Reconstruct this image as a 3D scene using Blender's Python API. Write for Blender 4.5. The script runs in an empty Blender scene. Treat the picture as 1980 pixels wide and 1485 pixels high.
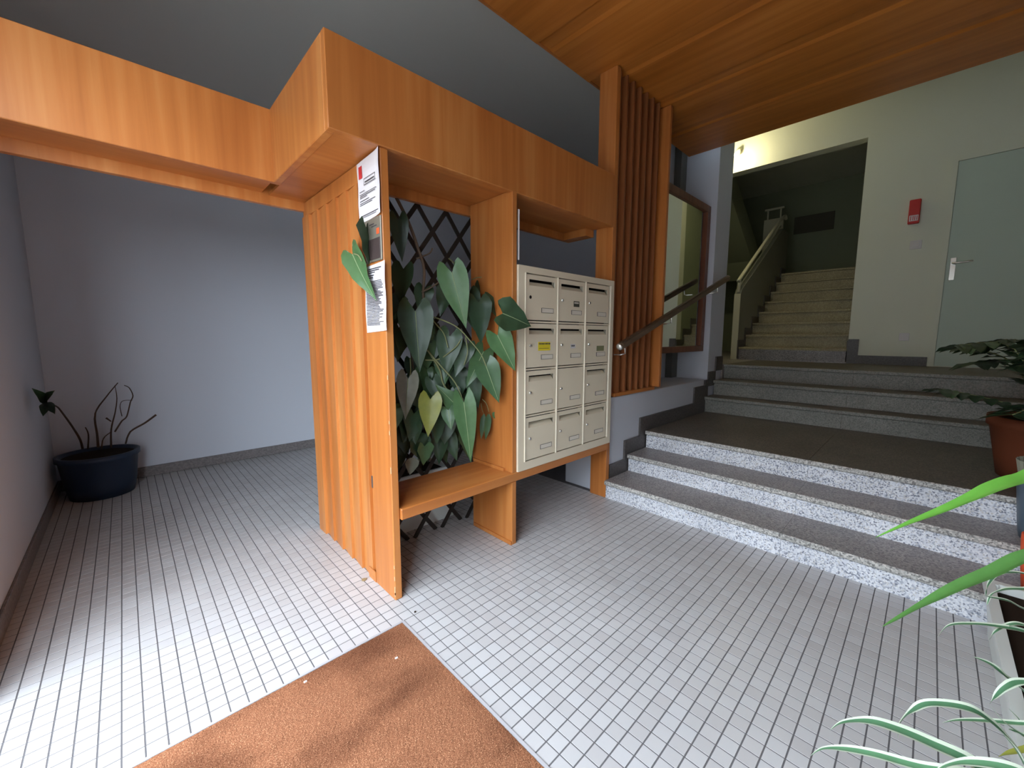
import bpy, bmesh, math, random
from mathutils import Vector, Matrix
random.seed(7)
sc = bpy.context.scene
C = sc.collection

# ------------------------------------------------------------------ camera
# photograph treated as 1980 x 1485; horizontal directions vanish at (1803,652) and (236,650)
CX, CY, H = 990.0, 742.5, 1.24
va = (1803 - CX, 652 - CY); vb = (236 - CX, 650 - CY)
F = math.sqrt(-(va[0] * vb[0] + va[1] * vb[1]))
AX = Vector((va[0], va[1], F)).normalized()
AY = Vector((vb[0], vb[1], F)).normalized()
AZ = AX.cross(AY)
if AZ.y > 0: AZ = -AZ
CAM = Vector((0, 0, H))
cd = bpy.data.cameras.new('camera'); cam = bpy.data.objects.new('camera', cd); C.objects.link(cam)
cd.sensor_width = 36.0; cd.sensor_fit = 'HORIZONTAL'; cd.lens = F / 1980.0 * 36.0
cd.clip_start = 0.02; cd.clip_end = 200
M = Matrix(((AX.x, -AX.y, -AX.z, 0), (AY.x, -AY.y, -AY.z, 0), (AZ.x, -AZ.y, -AZ.z, H), (0, 0, 0, 1)))
cam.matrix_world = M
sc.camera = cam

def ray(px, py):
    d = Vector((px - CX, py - CY, F)); return Vector((AX.dot(d), AY.dot(d), AZ.dot(d)))
def aty(px, py, y):
    d = ray(px, py); return CAM + d * (y / d.y)
def atx(px, py, x):
    d = ray(px, py); return CAM + d * (x / d.x)
def atz(px, py, z):
    d = ray(px, py); return CAM + d * ((z - H) / d.z)

# ------------------------------------------------------------------ world and light
w = bpy.data.worlds.new('overcast_sky'); sc.world = w; w.use_nodes = True
bg = w.node_tree.nodes['Background']; bg.inputs[0].default_value = (0.78, 0.88, 1.0, 1); bg.inputs[1].default_value = 19.0
sc.view_settings.view_transform = 'Standard'; sc.view_settings.look = 'None'
sc.view_settings.gamma = 1.0; sc.view_settings.use_curve_mapping = False
sc.view_settings.exposure = 0.0
sc.cycles.use_denoising = True
try: sc.cycles.denoiser = 'OPENIMAGEDENOISE'
except Exception: pass
sc.cycles.max_bounces = 7; sc.cycles.diffuse_bounces = 4; sc.cycles.glossy_bounces = 3; sc.cycles.use_adaptive_sampling = True; sc.cycles.adaptive_threshold = 0.06; sc.cycles.sample_clamp_indirect = 6.0
# the sky enters through the porch mouth; the portal only guides sampling
pl = bpy.data.lights.new('entrance_portal', 'AREA'); pl.shape = 'RECTANGLE'; pl.size = 2.55; pl.size_y = 2.46
pl.cycles.is_portal = True
po = bpy.data.objects.new('entrance_portal', pl); C.objects.link(po)
po.location = (-0.68, 0.83, 1.27); po.rotation_euler = (0, math.radians(-90), 0)

# ------------------------------------------------------------------ materials
def lin(r, g, b):
    f = lambda c: (c / 255) / 12.92 if c / 255 <= 0.04045 else ((c / 255 + 0.055) / 1.055) ** 2.4
    return (f(r), f(g), f(b), 1)
MATS = {}
def base(name, col, rough=0.5, spec=0.4, metal=0.0):
    m = bpy.data.materials.new(name); m.use_nodes = True
    b = m.node_tree.nodes['Principled BSDF']
    b.inputs['Base Color'].default_value = col if len(col) == 4 else (*col, 1)
    b.inputs['Roughness'].default_value = rough; b.inputs['Metallic'].default_value = metal
    b.inputs['Specular IOR Level'].default_value = spec
    MATS[name] = m
    return m, m.node_tree, b
def nd(nt, t, **k):
    n = nt.nodes.new(t)
    for a, v in k.items(): setattr(n, a, v)
    return n
def lk(nt, a, b): nt.links.new(a, b)
def ramp(nt, stops, interp='LINEAR'):
    r = nd(nt, 'ShaderNodeValToRGB'); r.color_ramp.interpolation = interp
    e = r.color_ramp.elements
    while len(e) > 1: e.remove(e[-1])
    e[0].position, e[0].color = stops[0]
    for p, c in stops[1:]:
        x = e.new(p); x.color = c
    return r
def pos(nt, scale=(1, 1, 1)):
    g = nd(nt, 'ShaderNodeNewGeometry'); m = nd(nt, 'ShaderNodeMapping'); m.inputs['Scale'].default_value = scale
    lk(nt, g.outputs['Position'], m.inputs['Vector']); return m.outputs['Vector']
def bump(nt, b, h, strength=0.2, dist=0.01):
    n = nd(nt, 'ShaderNodeBump'); n.inputs['Strength'].default_value = strength; n.inputs['Distance'].default_value = dist
    lk(nt, h, n.inputs['Height']); lk(nt, n.outputs['Normal'], b.inputs['Normal'])

def wood(name, axis, c1, c2, c3, rough=0.38):
    m, nt, b = base(name, c2, rough, 0.45)
    s = {'x': (0.9, 22, 22), 'y': (22, 0.9, 22), 'z': (22, 22, 0.9)}[axis]
    v = pos(nt, s)
    n1 = nd(nt, 'ShaderNodeTexNoise'); n1.inputs['Scale'].default_value = 1.0; n1.inputs['Detail'].default_value = 6; n1.inputs['Distortion'].default_value = 0.4
    lk(nt, v, n1.inputs['Vector'])
    s2 = {'x': (0.35, 2.4, 2.4), 'y': (2.4, 0.35, 2.4), 'z': (2.4, 2.4, 0.35)}[axis]
    v2 = pos(nt, s2)
    n2 = nd(nt, 'ShaderNodeTexNoise'); n2.inputs['Scale'].default_value = 2.0; n2.inputs['Detail'].default_value = 2
    lk(nt, v2, n2.inputs['Vector'])
    mx = nd(nt, 'ShaderNodeMath', operation='ADD'); mul = nd(nt, 'ShaderNodeMath', operation='MULTIPLY'); mul.inputs[1].default_value = 0.5
    lk(nt, n1.outputs['Fac'], mx.inputs[0]); lk(nt, n2.outputs['Fac'], mx.inputs[1]); lk(nt, mx.outputs[0], mul.inputs[0])
    r = ramp(nt, [(0.34, c1), (0.5, c2), (0.66, c3)]); lk(nt, mul.outputs[0], r.inputs[0])
    lk(nt, r.outputs[0], b.inputs['Base Color'])
    bump(nt, b, n1.outputs['Fac'], 0.05, 0.003)
    return m
W1, W2, W3 = lin(172, 102, 48), lin(190, 118, 58), lin(204, 138, 76)
wood_z = wood('varnished_wood_upright', 'z', W1, W2, W3)
wood_x = wood('varnished_wood_lengthwise', 'x', W1, W2, W3)
wood_y = wood('varnished_wood_crosswise', 'y', lin(168, 98, 36), lin(190, 114, 46), lin(206, 130, 58))

def plaster(name, col, bumps=0.08):
    m, nt, b = base(name, col, 0.75, 0.25)
    n = nd(nt, 'ShaderNodeTexNoise'); n.inputs['Scale'].default_value = 90; n.inputs['Detail'].default_value = 3
    lk(nt, pos(nt), n.inputs['Vector']); bump(nt, b, n.outputs['Fac'], bumps, 0.004)
    return m
wall_m = plaster('painted_plaster', lin(204, 208, 216))
wall_far_m = plaster('rough_painted_plaster', lin(214, 216, 198), 0.25)
ceil_m = plaster('ceiling_plaster', lin(208, 205, 196))
conc_m = plaster('street_concrete', lin(140, 138, 134), 0.3)
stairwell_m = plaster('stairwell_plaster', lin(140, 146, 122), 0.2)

def skirt(name, col):
    m, nt, b = base(name, col, 0.45, 0.4)
    n = nd(nt, 'ShaderNodeTexNoise'); n.inputs['Scale'].default_value = 60
    lk(nt, pos(nt), n.inputs['Vector'])
    r = ramp(nt, [(0.3, tuple(c * 0.75 for c in col[:3]) + (1,)), (0.7, tuple(min(1, c * 1.25) for c in col[:3]) + (1,))])
    lk(nt, n.outputs['Fac'], r.inputs[0]); lk(nt, r.outputs[0], b.inputs['Base Color'])
    return m
skirt_m = skirt('dark_stone_skirting', lin(88, 84, 82))
skirt_b_m = skirt('grey_tile_skirting', lin(122, 116, 114))

def terrazzo(name, bg_c, specks, rough):
    m, nt, b = base(name, bg_c, rough, 0.45)
    vo = nd(nt, 'ShaderNodeTexVoronoi'); vo.inputs['Scale'].default_value = 150
    lk(nt, pos(nt), vo.inputs['Vector'])
    sep = nd(nt, 'ShaderNodeSeparateColor'); lk(nt, vo.outputs['Color'], sep.inputs[0])
    r = ramp(nt, specks, 'CONSTANT'); lk(nt, sep.outputs[0], r.inputs[0])
    n = nd(nt, 'ShaderNodeTexNoise'); n.inputs['Scale'].default_value = 3.0; n.inputs['Detail'].default_value = 4
    lk(nt, pos(nt), n.inputs['Vector'])
    mr = nd(nt, 'ShaderNodeMapRange'); mr.inputs[1].default_value = 0.3; mr.inputs[2].default_value = 0.7; mr.inputs[3].default_value = 0.85; mr.inputs[4].default_value = 1.1
    lk(nt, n.outputs['Fac'], mr.inputs[0])
    mx = nd(nt, 'ShaderNodeVectorMath', operation='SCALE'); lk(nt, r.outputs[0], mx.inputs[0]); lk(nt, mr.outputs[0], mx.inputs['Scale'])
    lk(nt, mx.outputs[0], b.inputs['Base Color'])
    return m
riser_m = terrazzo('speckled_terrazzo', lin(190, 190, 194),
    [(0.0, lin(134, 138, 150)), (0.13, lin(182, 186, 196)), (0.30, lin(220, 222, 228)), (0.62, lin(234, 235, 238)), (0.86, lin(208, 206, 204))], 0.45)
tread_m = terrazzo('grey_terrazzo', lin(130, 126, 124),  # treads: a darker grey than the risers
    [(0.0, lin(112, 108, 110)), (0.2, lin(138, 133, 132)), (0.5, lin(152, 147, 144)), (0.85, lin(168, 163, 160))], 0.4)
nose_m = terrazzo('pale_terrazzo_nosing', lin(170, 168, 164),
    [(0.0, lin(128, 126, 122)), (0.2, lin(168, 166, 160)), (0.6, lin(196, 194, 188)), (0.9, lin(214, 210, 202))], 0.5)
upper_riser_m = terrazzo('shade_toned_riser', lin(150, 148, 142),  # same terrazzo, with the dimness of the upper steps put into its colour
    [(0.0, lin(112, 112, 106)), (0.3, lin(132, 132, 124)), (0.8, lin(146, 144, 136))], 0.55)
upper_tread_m = terrazzo('shade_toned_tread', lin(104, 98, 90), [(0.0, lin(86, 80, 74)), (0.4, lin(104, 98, 88)), (0.8, lin(116, 108, 98))], 0.5)  # upper treads and lower landing: fading daylight painted in as a darker tone
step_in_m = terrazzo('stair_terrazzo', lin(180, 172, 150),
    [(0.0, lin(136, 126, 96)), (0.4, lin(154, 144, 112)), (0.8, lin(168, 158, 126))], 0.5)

PITCH, TX, TY = 0.0524, 0.790, 1.506     # tile grid
m, nt, b = base('ceramic_floor_tile', lin(205, 205, 208), 0.32, 0.5)
sub = nd(nt, 'ShaderNodeVectorMath', operation='SUBTRACT'); sub.inputs[1].default_value = (TX, TY, 0)
g = nd(nt, 'ShaderNodeNewGeometry'); lk(nt, g.outputs['Position'], sub.inputs[0])
dv = nd(nt, 'ShaderNodeVectorMath', operation='SCALE'); dv.inputs['Scale'].default_value = 1 / PITCH; lk(nt, sub.outputs[0], dv.inputs[0])
fl = nd(nt, 'ShaderNodeVectorMath', operation='FLOOR'); lk(nt, dv.outputs[0], fl.inputs[0])
fm = nd(nt, 'ShaderNodeVectorMath', operation='MULTIPLY'); fm.inputs[1].default_value = (1, 1, 0); lk(nt, fl.outputs[0], fm.inputs[0])
wn = nd(nt, 'ShaderNodeTexWhiteNoise', noise_dimensions='3D'); lk(nt, fm.outputs[0], wn.inputs['Vector'])
r = ramp(nt, [(0, lin(181, 178, 177)), (0.35, lin(185, 183, 182)), (0.7, lin(188, 186, 185)), (1, lin(190, 189, 189))]); lk(nt, wn.outputs['Value'], r.inputs[0])
n2 = nd(nt, 'ShaderNodeTexNoise'); n2.inputs['Scale'].default_value = 1.6; n2.inputs['Detail'].default_value = 5; lk(nt, pos(nt), n2.inputs['Vector'])
mr = nd(nt, 'ShaderNodeMapRange'); mr.inputs[1].default_value = 0.3; mr.inputs[2].default_value = 0.7; mr.inputs[3].default_value = 0.9; mr.inputs[4].default_value = 1.04
lk(nt, n2.outputs['Fac'], mr.inputs[0])
mx = nd(nt, 'ShaderNodeVectorMath', operation='SCALE'); lk(nt, r.outputs[0], mx.inputs[0]); lk(nt, mr.outputs[0], mx.inputs['Scale'])
lk(nt, mx.outputs[0], b.inputs['Base Color']); tile_m = m
wood_dark = wood('darker_wood', 'z', lin(122, 74, 42), lin(144, 88, 52), lin(158, 100, 60))  # screen slats: a darker tone than the post and stile
grout_m = base('dark_grout', lin(98, 96, 97), 0.9, 0.1)[0]

m, nt, b = base('coir_pile', lin(150, 96, 62), 0.95, 0.05); mat_m = m
n1 = nd(nt, 'ShaderNodeTexNoise'); n1.inputs['Scale'].default_value = 300; n1.inputs['Detail'].default_value = 5; lk(nt, pos(nt), n1.inputs['Vector'])
r1 = ramp(nt, [(0.30, lin(96, 60, 42)), (0.48, lin(136, 90, 64)), (0.60, lin(152, 104, 76)), (0.70, lin(206, 162, 124))]); lk(nt, n1.outputs['Fac'], r1.inputs[0])
n2 = nd(nt, 'ShaderNodeTexNoise'); n2.inputs['Scale'].default_value = 2.6; n2.inputs['Detail'].default_value = 3; lk(nt, pos(nt, (1, 1.6, 1)), n2.inputs['Vector'])
r2 = ramp(nt, [(0.36, (0.55, 0.52, 0.52, 1)), (0.55, (1, 1, 1, 1)), (0.75, (1.0, 1.02, 1.04, 1))]); lk(nt, n2.outputs['Fac'], r2.inputs[0])
mm = nd(nt, 'ShaderNodeMix', data_type='RGBA', blend_type='MULTIPLY'); mm.inputs[0].default_value = 1.0
lk(nt, r1.outputs[0], mm.inputs[6]); lk(nt, r2.outputs[0], mm.inputs[7]); lk(nt, mm.outputs[2], b.inputs['Base Color'])
bump(nt, b, n1.outputs['Fac'], 0.45, 0.006)

metal_m = base('brushed_metal', lin(150, 150, 152), 0.35, 0.5, 0.9)[0]
chrome_m = base('chrome', lin(214, 212, 204), 0.25, 0.5, 0.75)[0]
mail_m = base('beige_enamel', lin(226, 214, 188), 0.4, 0.45)[0]
mail_edge_m = base('beige_enamel_edge', lin(234, 224, 200), 0.4, 0.45)[0]
dark_m = base('dark_void', lin(26, 24, 22), 0.8, 0.2)[0]
plate_m = base('name_card', lin(222, 214, 198), 0.5, 0.3)[0]
ink_m = base('printing_ink', lin(70, 66, 70), 0.7, 0.2)[0]
paper_m = base('white_paper', lin(228, 224, 226), 0.8, 0.1)[0]
red_m = base('red_print', lin(206, 62, 62), 0.6, 0.2)[0]
orange_m = base('orange_sticker', lin(238, 96, 52), 0.5, 0.3)[0]
yellow_m = base('yellow_sticker', lin(226, 206, 52), 0.5, 0.3)[0]
green_card_m = base('green_card', lin(126, 128, 92), 0.5, 0.3)[0]
dark_card_m = base('dark_card', lin(72, 72, 60), 0.5, 0.3)[0]
steel_m = base('intercom_steel', lin(140, 134, 120), 0.4, 0.4, 0.4)[0]
screen_m = base('intercom_glass', lin(74, 62, 60), 0.2, 0.6)[0]
trellis_m = base('dark_stained_trellis', lin(46, 40, 36), 0.6, 0.3)[0]
mirror_m = base('mirror_glass', (0.86, 0.9, 0.86, 1), 0.02, 0.5, 1.0)[0]
frame_m = wood('brown_mirror_frame', 'z', lin(96, 58, 42), lin(118, 74, 54), lin(132, 86, 62))
rail_m = wood('brown_handrail', 'x', lin(84, 66, 50), lin(104, 84, 66), lin(116, 94, 74))
blue_pot_m = base('dark_blue_plastic', lin(40, 52, 72), 0.45, 0.4)[0]
soil_m = base('potting_soil', lin(48, 38, 30), 0.95, 0.1)[0]
twig_m = base('dry_twig', lin(76, 58, 48), 0.8, 0.2)[0]
terra_m = base('terracotta', lin(112, 60, 38), 0.7, 0.2)[0]
white_pl_m = base('white_planter_plastic', lin(224, 228, 222), 0.4, 0.4)[0]
slate_m = base('slate_blue_glaze', lin(88, 106, 122), 0.4, 0.5)[0]
pale_m = base('pale_ribbed_plastic', lin(150, 150, 132), 0.6, 0.3)[0]
red_box_m = base('red_plastic', lin(196, 52, 48), 0.4, 0.4)[0]
white_sw_m = base('white_switch_plastic', lin(212, 208, 206), 0.4, 0.4)[0]
door_m = plaster('painted_door', lin(190, 204, 190), 0.12)
cream_m = base('cream_painted_metal', lin(214, 212, 186), 0.45, 0.4)[0]
parapet_m = plaster('painted_parapet', lin(150, 150, 136), 0.15)
petiole_m = base('petiole_green', lin(132, 138, 96), 0.6, 0.3)[0]
stem_m = base('vine_stem', lin(108, 92, 76), 0.75, 0.2)[0]
debris_m = base('dry_debris', lin(150, 130, 96), 0.8, 0.2)[0]
spall_m = base('worn_wood_edge', lin(226, 186, 140), 0.7, 0.2)[0]
def leafmat(name, c1, c2, rough=0.38):
    m, nt, b = base(name, c1, rough, 0.5)
    oi = nd(nt, 'ShaderNodeObjectInfo'); r = ramp(nt, [(0, c1), (1, c2)]); lk(nt, oi.outputs['Random'], r.inputs[0])
    n = nd(nt, 'ShaderNodeTexNoise'); n.inputs['Scale'].default_value = 30; lk(nt, pos(nt), n.inputs['Vector'])
    mr = nd(nt, 'ShaderNodeMapRange'); mr.inputs[3].default_value = 0.82; mr.inputs[4].default_value = 1.18; lk(nt, n.outputs['Fac'], mr.inputs[0])
    s = nd(nt, 'ShaderNodeVectorMath', operation='SCALE'); lk(nt, r.outputs[0], s.inputs[0]); lk(nt, mr.outputs[0], s.inputs['Scale'])
    lk(nt, s.outputs[0], b.inputs['Base Color'])
    return m
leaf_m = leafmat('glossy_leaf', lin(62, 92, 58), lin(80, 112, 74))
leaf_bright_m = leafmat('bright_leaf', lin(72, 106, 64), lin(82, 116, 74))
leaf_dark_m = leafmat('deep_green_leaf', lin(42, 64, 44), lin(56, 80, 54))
leaf_yel_m = leafmat('yellowing_leaf', lin(126, 132, 52), lin(138, 140, 60))
leaf_pale_m = leafmat('dusty_leaf', lin(128, 132, 116), lin(140, 142, 126))
rib_m = base('leaf_midrib', lin(150, 168, 126), 0.5, 0.3)[0]
strap_m = leafmat('strap_leaf_green', lin(74, 118, 84), lin(92, 138, 100), 0.45)
strap_w_m = base('strap_leaf_cream_margin', lin(206, 218, 196), 0.5, 0.3)[0]
strap_d_m = leafmat('deep_strap_leaf', lin(72, 120, 56), lin(82, 130, 64), 0.45)
strap_b_m = leafmat('vivid_strap_leaf', lin(92, 158, 58), lin(104, 170, 66), 0.45)

# ------------------------------------------------------------------ mesh helpers
def obj(name, bm, mat, parent=None, label=None, cat=None, group=None, kind=None, smooth=False):
    me = bpy.data.meshes.new(name)
    if isinstance(bm, bmesh.types.BMesh):
        bm.normal_update(); bm.to_mesh(me); bm.free()
    else: me.from_pydata(*bm); me.update()
    for mm_ in (mat if isinstance(mat, (list, tuple)) else [mat]): me.materials.append(mm_)
    if smooth:
        for p in me.polygons: p.use_smooth = True
    o = bpy.data.objects.new(name, me); C.objects.link(o)
    return tag(o, parent, label, cat, group, kind)
def tag(o, parent=None, label=None, cat=None, group=None, kind=None):
    if parent is not None:
        o.parent = parent; o.matrix_parent_inverse = Matrix.Translation(parent.location).inverted() if parent.type == 'EMPTY' else Matrix()
    if label: o['label'] = label
    if cat: o['category'] = cat
    if group: o['group'] = group
    if kind: o['kind'] = kind
    return o
def thing(name, label, cat, loc=(0, 0, 0), group=None, kind=None):
    o = bpy.data.objects.new(name, None); C.objects.link(o); o.location = loc; o.empty_display_size = 0.1
    return tag(o, None, label, cat, group, kind)
def addbox(bm, x0, x1, y0, y1, z0, z1):
    vs = [bm.verts.new((x, y, z)) for x in (x0, x1) for y in (y0, y1) for z in (z0, z1)]
    for f in ((0, 1, 3, 2), (4, 6, 7, 5), (0, 4, 5, 1), (2, 3, 7, 6), (0, 2, 6, 4), (1, 5, 7, 3)): bm.faces.new([vs[i] for i in f])
    return vs
def box(x0, x1, y0, y1, z0, z1, bev=0.0, seg=1):
    bm = bmesh.new(); addbox(bm, min(x0, x1), max(x0, x1), min(y0, y1), max(y0, y1), min(z0, z1), max(z0, z1))
    if bev: bmesh.ops.bevel(bm, geom=bm.edges[:], offset=bev, segments=seg, affect='EDGES', profile=0.5)
    bmesh.ops.recalc_face_normals(bm, faces=bm.faces[:])
    return bm
def boxes(lst, bev=0.0):
    bm = bmesh.new()
    for b_ in lst: addbox(bm, *b_)
    if bev: bmesh.ops.bevel(bm, geom=bm.edges[:], offset=bev, segments=1, affect='EDGES')
    bmesh.ops.recalc_face_normals(bm, faces=bm.faces[:])
    return bm
def prism(poly, axis, a, bb):
    """polygon in the plane across `axis`, extruded from a to bb; poly pairs: y->(x,z), x->(y,z), z->(x,y)"""
    def P(p, t): return {'y': (p[0], t, p[1]), 'x': (t, p[0], p[1]), 'z': (p[0], p[1], t)}[axis]
    bm = bmesh.new(); A = [bm.verts.new(P(p, a)) for p in poly]; B = [bm.verts.new(P(p, bb)) for p in poly]
    bm.faces.new(A); bm.faces.new(B[::-1])
    n = len(poly)
    for i in range(n): bm.faces.new((A[i], B[i], B[(i + 1) % n], A[(i + 1) % n]))
    bmesh.ops.recalc_face_normals(bm, faces=bm.faces[:])
    return bm
def smooth_path(pts, n=6):
    pts = [Vector(p) for p in pts]; out = []
    for i in range(len(pts) - 1):
        p0 = pts[max(i - 1, 0)]; p1 = pts[i]; p2 = pts[i + 1]; p3 = pts[min(i + 2, len(pts) - 1)]
        for k in range(n):
            t = k / n
            out.append(0.5 * ((2 * p1) + (p2 - p0) * t + (2 * p0 - 5 * p1 + 4 * p2 - p3) * t * t + (3 * p1 - p0 - 3 * p2 + p3) * t ** 3))
    out.append(pts[-1]); return out
def addtube(bm, pts, r0, r1=None, sides=6, cap=True):
    r1 = r0 if r1 is None else r1; n = len(pts); rings = []
    up = Vector((0.31, 0.17, 0.93))
    for i, p in enumerate(pts):
        d = (pts[min(i + 1, n - 1)] - pts[max(i - 1, 0)]).normalized()
        a = d.cross(up)
        if a.length < 1e-3: a = d.cross(Vector((1, 0, 0)))
        a.normalize(); b_ = d.cross(a); r_ = r0 + (r1 - r0) * i / max(1, n - 1)
        rings.append([bm.verts.new(p + (a * math.cos(2 * math.pi * k / sides) + b_ * math.sin(2 * math.pi * k / sides)) * r_) for k in range(sides)])
    for i in range(n - 1):
        for k in range(sides): bm.faces.new((rings[i][k], rings[i][(k + 1) % sides], rings[i + 1][(k + 1) % sides], rings[i + 1][k]))
    if cap: bm.faces.new(rings[0][::-1]); bm.faces.new(rings[-1])
def tube(pts, r0, r1=None, sides=6, n=6):
    bm = bmesh.new(); addtube(bm, smooth_path(pts, n) if n > 1 else [Vector(p) for p in pts], r0, r1, sides)
    bmesh.ops.recalc_face_normals(bm, faces=bm.faces[:]); return bm
def lathe(prof, cx, cy, seg=40):
    bm = bmesh.new(); rings = []
    for r_, z in prof: rings.append([bm.verts.new((cx + r_ * math.cos(2 * math.pi * k / seg), cy + r_ * math.sin(2 * math.pi * k / seg), z)) for k in range(seg)])
    for i in range(len(rings) - 1):
        for k in range(seg): bm.faces.new((rings[i][k], rings[i][(k + 1) % seg], rings[i + 1][(k + 1) % seg], rings[i + 1][k]))
    bm.faces.new(rings[0][::-1]); bm.faces.new(rings[-1])
    bmesh.ops.recalc_face_normals(bm, faces=bm.faces[:]); return bm
def copy_of(o, parent=None, loc=None):
    c = o.copy(); C.objects.link(c)
    if parent is not None: c.parent = parent
    if loc is not None: c.location = loc
    return c

# ------------------------------------------------------------------ room shell
XL, YB, XF = -0.465, 4.75, 6.30          # left wall, back wall, far wall
ZW, ZG, ZU = 3.10, 3.35, 4.10           # wooden ceiling, grey ceiling, ceiling over the upper landing
YR = -2.2                               # right wall
PL = 1.68                               # face of the low wall beside the steps
fl_o = obj('floor', box(-0.6, 4.7, YR - .1, YB + .1, -0.12, -0.0012), grout_m, kind='structure')
obj('wall_left', box(XL - 0.2, XL, 2.06, YB + 0.2, 0, 3.6), wall_m, kind='structure')
obj('wall_back', box(XL - 0.2, 5.0, YB, YB + 0.2, 0, 3.6), wall_m, kind='structure')
obj('wall_right', box(XL - 0.2, 9.8, YR - 0.2, YR, 0, 4.3), wall_m, kind='structure')
# block of the lift shaft and the pilaster beside the mirror
obj('wall_shaft', box(3.40, 4.60, 2.10, 2.20, 0, 3.36), wall_m, kind='structure')
obj('wall_pilaster', box(4.60, 5.00, PL, YB, 0, 4.3), wall_m, kind='structure')
obj('trim_1', box(4.46, 4.60, 2.02, 2.098, 0.78, 3.35, 0.004), base('dark_painted_strip', lin(104, 104, 98), 0.6)[0], kind='structure')
obj('wall_low', box(2.66, 4.597, PL, 2.097, 0, 0.775, 0.004), wall_m, kind='structure')
# far wall with the stair opening and the door
FW = [(XF, XF + 0.16, YR, 0.70, 0.90, 4.2), (XF, XF + 0.16, 0.70, 3.4, 3.50, 4.2)]
obj('wall_far', boxes(FW), wall_far_m, kind='structure')
# ceilings
obj('ceiling', box(XL - 0.2, 5.0, 1.915, YB + 0.2, ZG, ZG + 0.15), ceil_m, kind='structure')
obj('ceiling_landing', box(4.40, 9.8, YR - 0.1, 3.6, ZU, ZU + 0.15), wall_far_m, kind='structure')
obj('trim_2', box(4.37, 4.40, YR, 1.915, ZW + 0.05, ZU + .1), wall_m, kind='structure')
obj('trim_3', box(XL - 0.2, 4.40, 1.90, 1.915, ZW + 0.0, ZG + 0.1), wood_x, kind='structure')
cw = obj('ceiling_wood', box(XL - 0.2, 4.37, YR - .05, 1.90, ZW + 0.03, ZW + 0.12), wood_y, kind='structure')
joints = [4.40, 3.75, 3.20, 2.63, 2.07, 1.51, 0.95, 0.39, -0.17, -0.70]
for i in range(len(joints) - 1):
    a, b_ = joints[i + 1], joints[i]
    # each board hangs a little lower along its far edge, lapping the next one
    bm = prism([(a, ZW + 0.026), (a, ZW + 0.008), (a + 0.10, ZW + 0.010), (a + 0.13, ZW + 0.002), (b_ - 0.012, ZW - 0.004), (b_ - 0.004, ZW + 0.004), (b_ - 0.004, ZW + 0.026)], 'y', YR, 1.913)
    obj('plank', bm, wood_y, cw)
# entrance wall: lintel, right part and the glazed front
obj('wall_entrance', boxes([(XL - 0.2, XL, YR, -0.4, 0, 3.6), (XL - 0.2, XL, -0.4, 2.06, 2.55, 3.6)]), wall_m, kind='structure')
e = thing('window_1', None, None, (XL - 0.1, 0.83, 0), kind='structure')
obj('frame', boxes([(-0.66, -0.60, y, y + 0.05, 0.0, 2.55) for y in (-0.4, 0.04, 1.50, 2.01)] + [(-0.66, -0.60, -0.35, 2.01, 2.49, 2.55), (-0.66, -0.60, -0.35, 2.01, 0.0, 0.05)]), metal_m, e)
# street outside: pavement, and an unseen block added to shut out low sky
obj('pavement', box(-14, XL - 0.1, -9, 12, -0.16, -0.02), conc_m, kind='structure')
obj('sky_blocker', box(-9.0, -7.0, -7.0, 16.0, -0.02, 4.4), conc_m, kind='structure')

# baseboards
obj('baseboard_back', box(XL, 4.60, YB - 0.014, YB, 0, 0.09, 0.003), skirt_b_m, kind='structure')
obj('baseboard_left', box(XL, XL + 0.014, 2.06, YB - .014, 0, 0.09, 0.003), skirt_b_m, kind='structure')
obj('baseboard_far', boxes([(XF - 0.014, XF, 0.02, 0.60, 0.924, 1.025), (XF - 0.016, XF, 0.60, 0.70, 0.924, 1.215)]), skirt_m, kind='structure')
Y0, Y1 = PL - 0.016, PL
obj('baseboard_steps', boxes([(2.665, 2.885, Y0, Y1, 0.0, 0.242), (2.885, 3.125, Y0, Y1, 0.0, 0.398), (3.125, 4.24, Y0, Y1, 0.0, 0.553),
     (4.24, 4.51, Y0, Y1, 0.0, 0.716), (4.51, 4.597, Y0, Y1, 0.0, 0.773), (4.60, 4.80, Y0, Y1, 0.70, 0.86), (4.80, 5.0, Y0, Y1, 0.86, 1.02)]), skirt_m, kind='structure')

# floor tiles: nearest 300 one by one, the rest joined
def tile_mesh(bm, x, y, s=PITCH - 0.0040, h=0.0014):
    o = 0.0020
    x0, x1, y0, y1 = x + o, x + o + s, y + o, y + o + s
    lo = [bm.verts.new((a, c, -h)) for a, c in ((x0, y0), (x1, y0), (x1, y1), (x0, y1))]
    hi = [bm.verts.new((a, c, 0)) for a, c in ((x0 + .0003, y0 + .0003), (x1 - .0003, y0 + .0003), (x1 - .0003, y1 - .0003), (x0 + .0003, y1 - .0003))]
    bm.faces.new(hi)
    for k in range(4):
        j = (k + 1) % 4
        bm.faces.new((lo[k], lo[j], hi[j], hi[k]))
MX0, MX1, MY0, MY1 = -0.42, TX, 0.08, TY
def project(P):
    q = P - CAM; v = AX * q.x + AY * q.y + AZ * q.z
    return None if v.z < 0.05 else (CX + F * v.x / v.z, CY + F * v.y / v.z)
cells = []
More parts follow.
